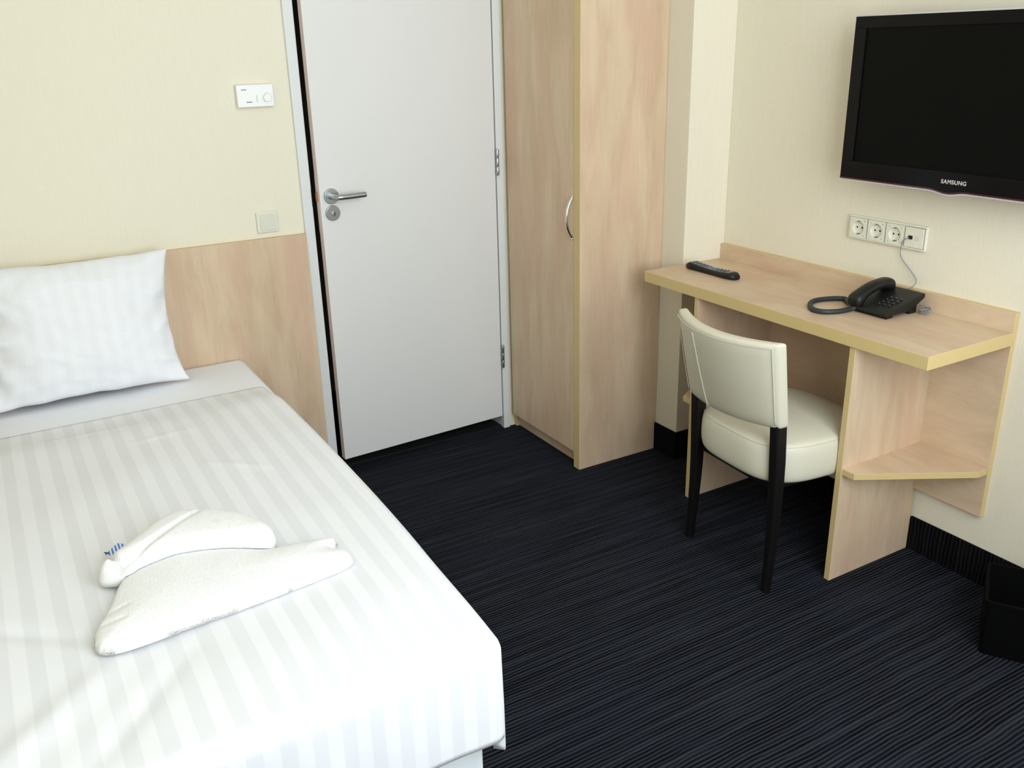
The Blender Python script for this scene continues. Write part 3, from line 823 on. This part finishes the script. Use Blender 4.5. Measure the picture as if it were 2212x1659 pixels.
for i in range(4):
    for j in range(3):
        x = PX0+0.042+i*0.016; y = PY0+0.025+j*0.0165
        b = bmesh.new(); cyl(b, (x, y, ptop(x)-0.001), (x, y, ptop(x)+0.003), 0.0046, 0.004, 10)
        k_ = obj('key', b, M_black, base)
for i in range(4):
    for j in range(3):
        x = PX0+0.042+i*0.016; y = PY0+0.025+j*0.0165
        b = bmesh.new(); box(b, x-0.0012, x+0.0012, y-0.0008, y+0.0008, ptop(x)+0.003, ptop(x)+0.0033); obj('key_print', b, M_key, base)
# handset
b = bmesh.new(); secs = []
HA, HBp = Vector((1.805, -1.352, ZD+0.030)), Vector((1.958, -1.356, ZD+0.066))
hd = (HBp-HA); HL = hd.length; hd.normalize(); hs = Vector((0, 1, 0)); hn = hd.cross(hs).normalized()
if hn.z < 0: hn = -hn
for k in range(21):
    t = k/20; e = 2*t-1
    arch = 0.015*(1-e*e); endf = math.exp(-((abs(e)-0.78)/0.24)**2)
    hw = 0.0195+0.0035*endf; th_ = 0.0135+0.0055*endf
    if k in (0, 20): hw *= 0.75; th_ *= 0.7
    c = HA+hd*HL*t+hn*(arch-0.004*endf)
    ring = []
    for a in range(18):
        an = 2*PI*a/18; cx_, cz_ = math.cos(an), math.sin(an); q_ = 0.7
        ring.append(c+hs*math.copysign(abs(cx_)**q_, cx_)*hw+hn*math.copysign(abs(cz_)**q_, cz_)*th_)
    secs.append(ring)
loft(b, secs); hand = obj('handset', b, M_black, ph)
b = bmesh.new()
raw = [(1.822, -1.345, ZD+0.018), (1.866, -1.285, ZD+0.0075), (1.880, -1.262, ZD+0.0075), (1.853, -1.239, ZD+0.0075), (1.802, -1.227, ZD+0.0075), (1.758, -1.245, ZD+0.0075), (1.722, -1.287, ZD+0.0075), (1.728, -1.322, ZD+0.0075), (1.765, -1.342, ZD+0.0075), (1.806, -1.348, ZD+0.009), (1.822, -1.356, ZD+0.014)]
tube(b, raw, 0.0072, 12, 1, 16, 0.07)
obj('coiled_cord', b, M_coil, ph)
b = bmesh.new()
wx = XR-0.010
tube(b, [(XR-0.015, yc+0.010, 0.945), (wx-0.012, -1.362, 0.935), (wx, -1.349, 0.912), (wx, -1.348, 0.895), (wx, -1.358, 0.877), (wx, -1.394, 0.846), (wx-0.002, -1.413, 0.827), (wx-0.010, -1.412, 0.812), (1.975, -1.400, 0.80), (1.965, -1.392, 0.785)], 0.0013, 8)
cable = []
for k in range(34):
    a = k*0.9; cable.append((1.955+0.020*math.cos(a)*(1+0.5*math.sin(k*1.7)), -1.476+0.024*math.sin(a*1.03)*(0.6+0.4*math.cos(k*2.3)), ZD+0.0016+0.016*abs(math.sin(k*0.37))))
tube(b, cable, 0.0012, 6, 1, 4)
obj('telephone_cable', b, M_cable, ph)['label'] = 'thin grey telephone line'

# ------------------------------------------------------------------ bin in the corner of the view
bn = thing('waste_bin', 'low black square bin on the dark carpet by the right wall', 'bin', (1.845, -1.96, 0), math.radians(32))
def rr(h, z, r=0.012, n=4): return sq(0, 0, h*2, h*2, z, r, n)
b = bmesh.new(); loft(b, [rr(0.096, 0.0), rr(0.100, 0.150), rr(0.095, 0.150), rr(0.090, 0.010)], smooth=False)
bb = obj('bin_body', b, M_bin, bn, local=True)
b = bmesh.new(); loft(b, [rr(0.102, 0.146), rr(0.102, 0.156), rr(0.095, 0.156), rr(0.095, 0.146), rr(0.102, 0.146)], cap=False, smooth=False)
obj('bin_rim', b, M_bin, bn, local=True)
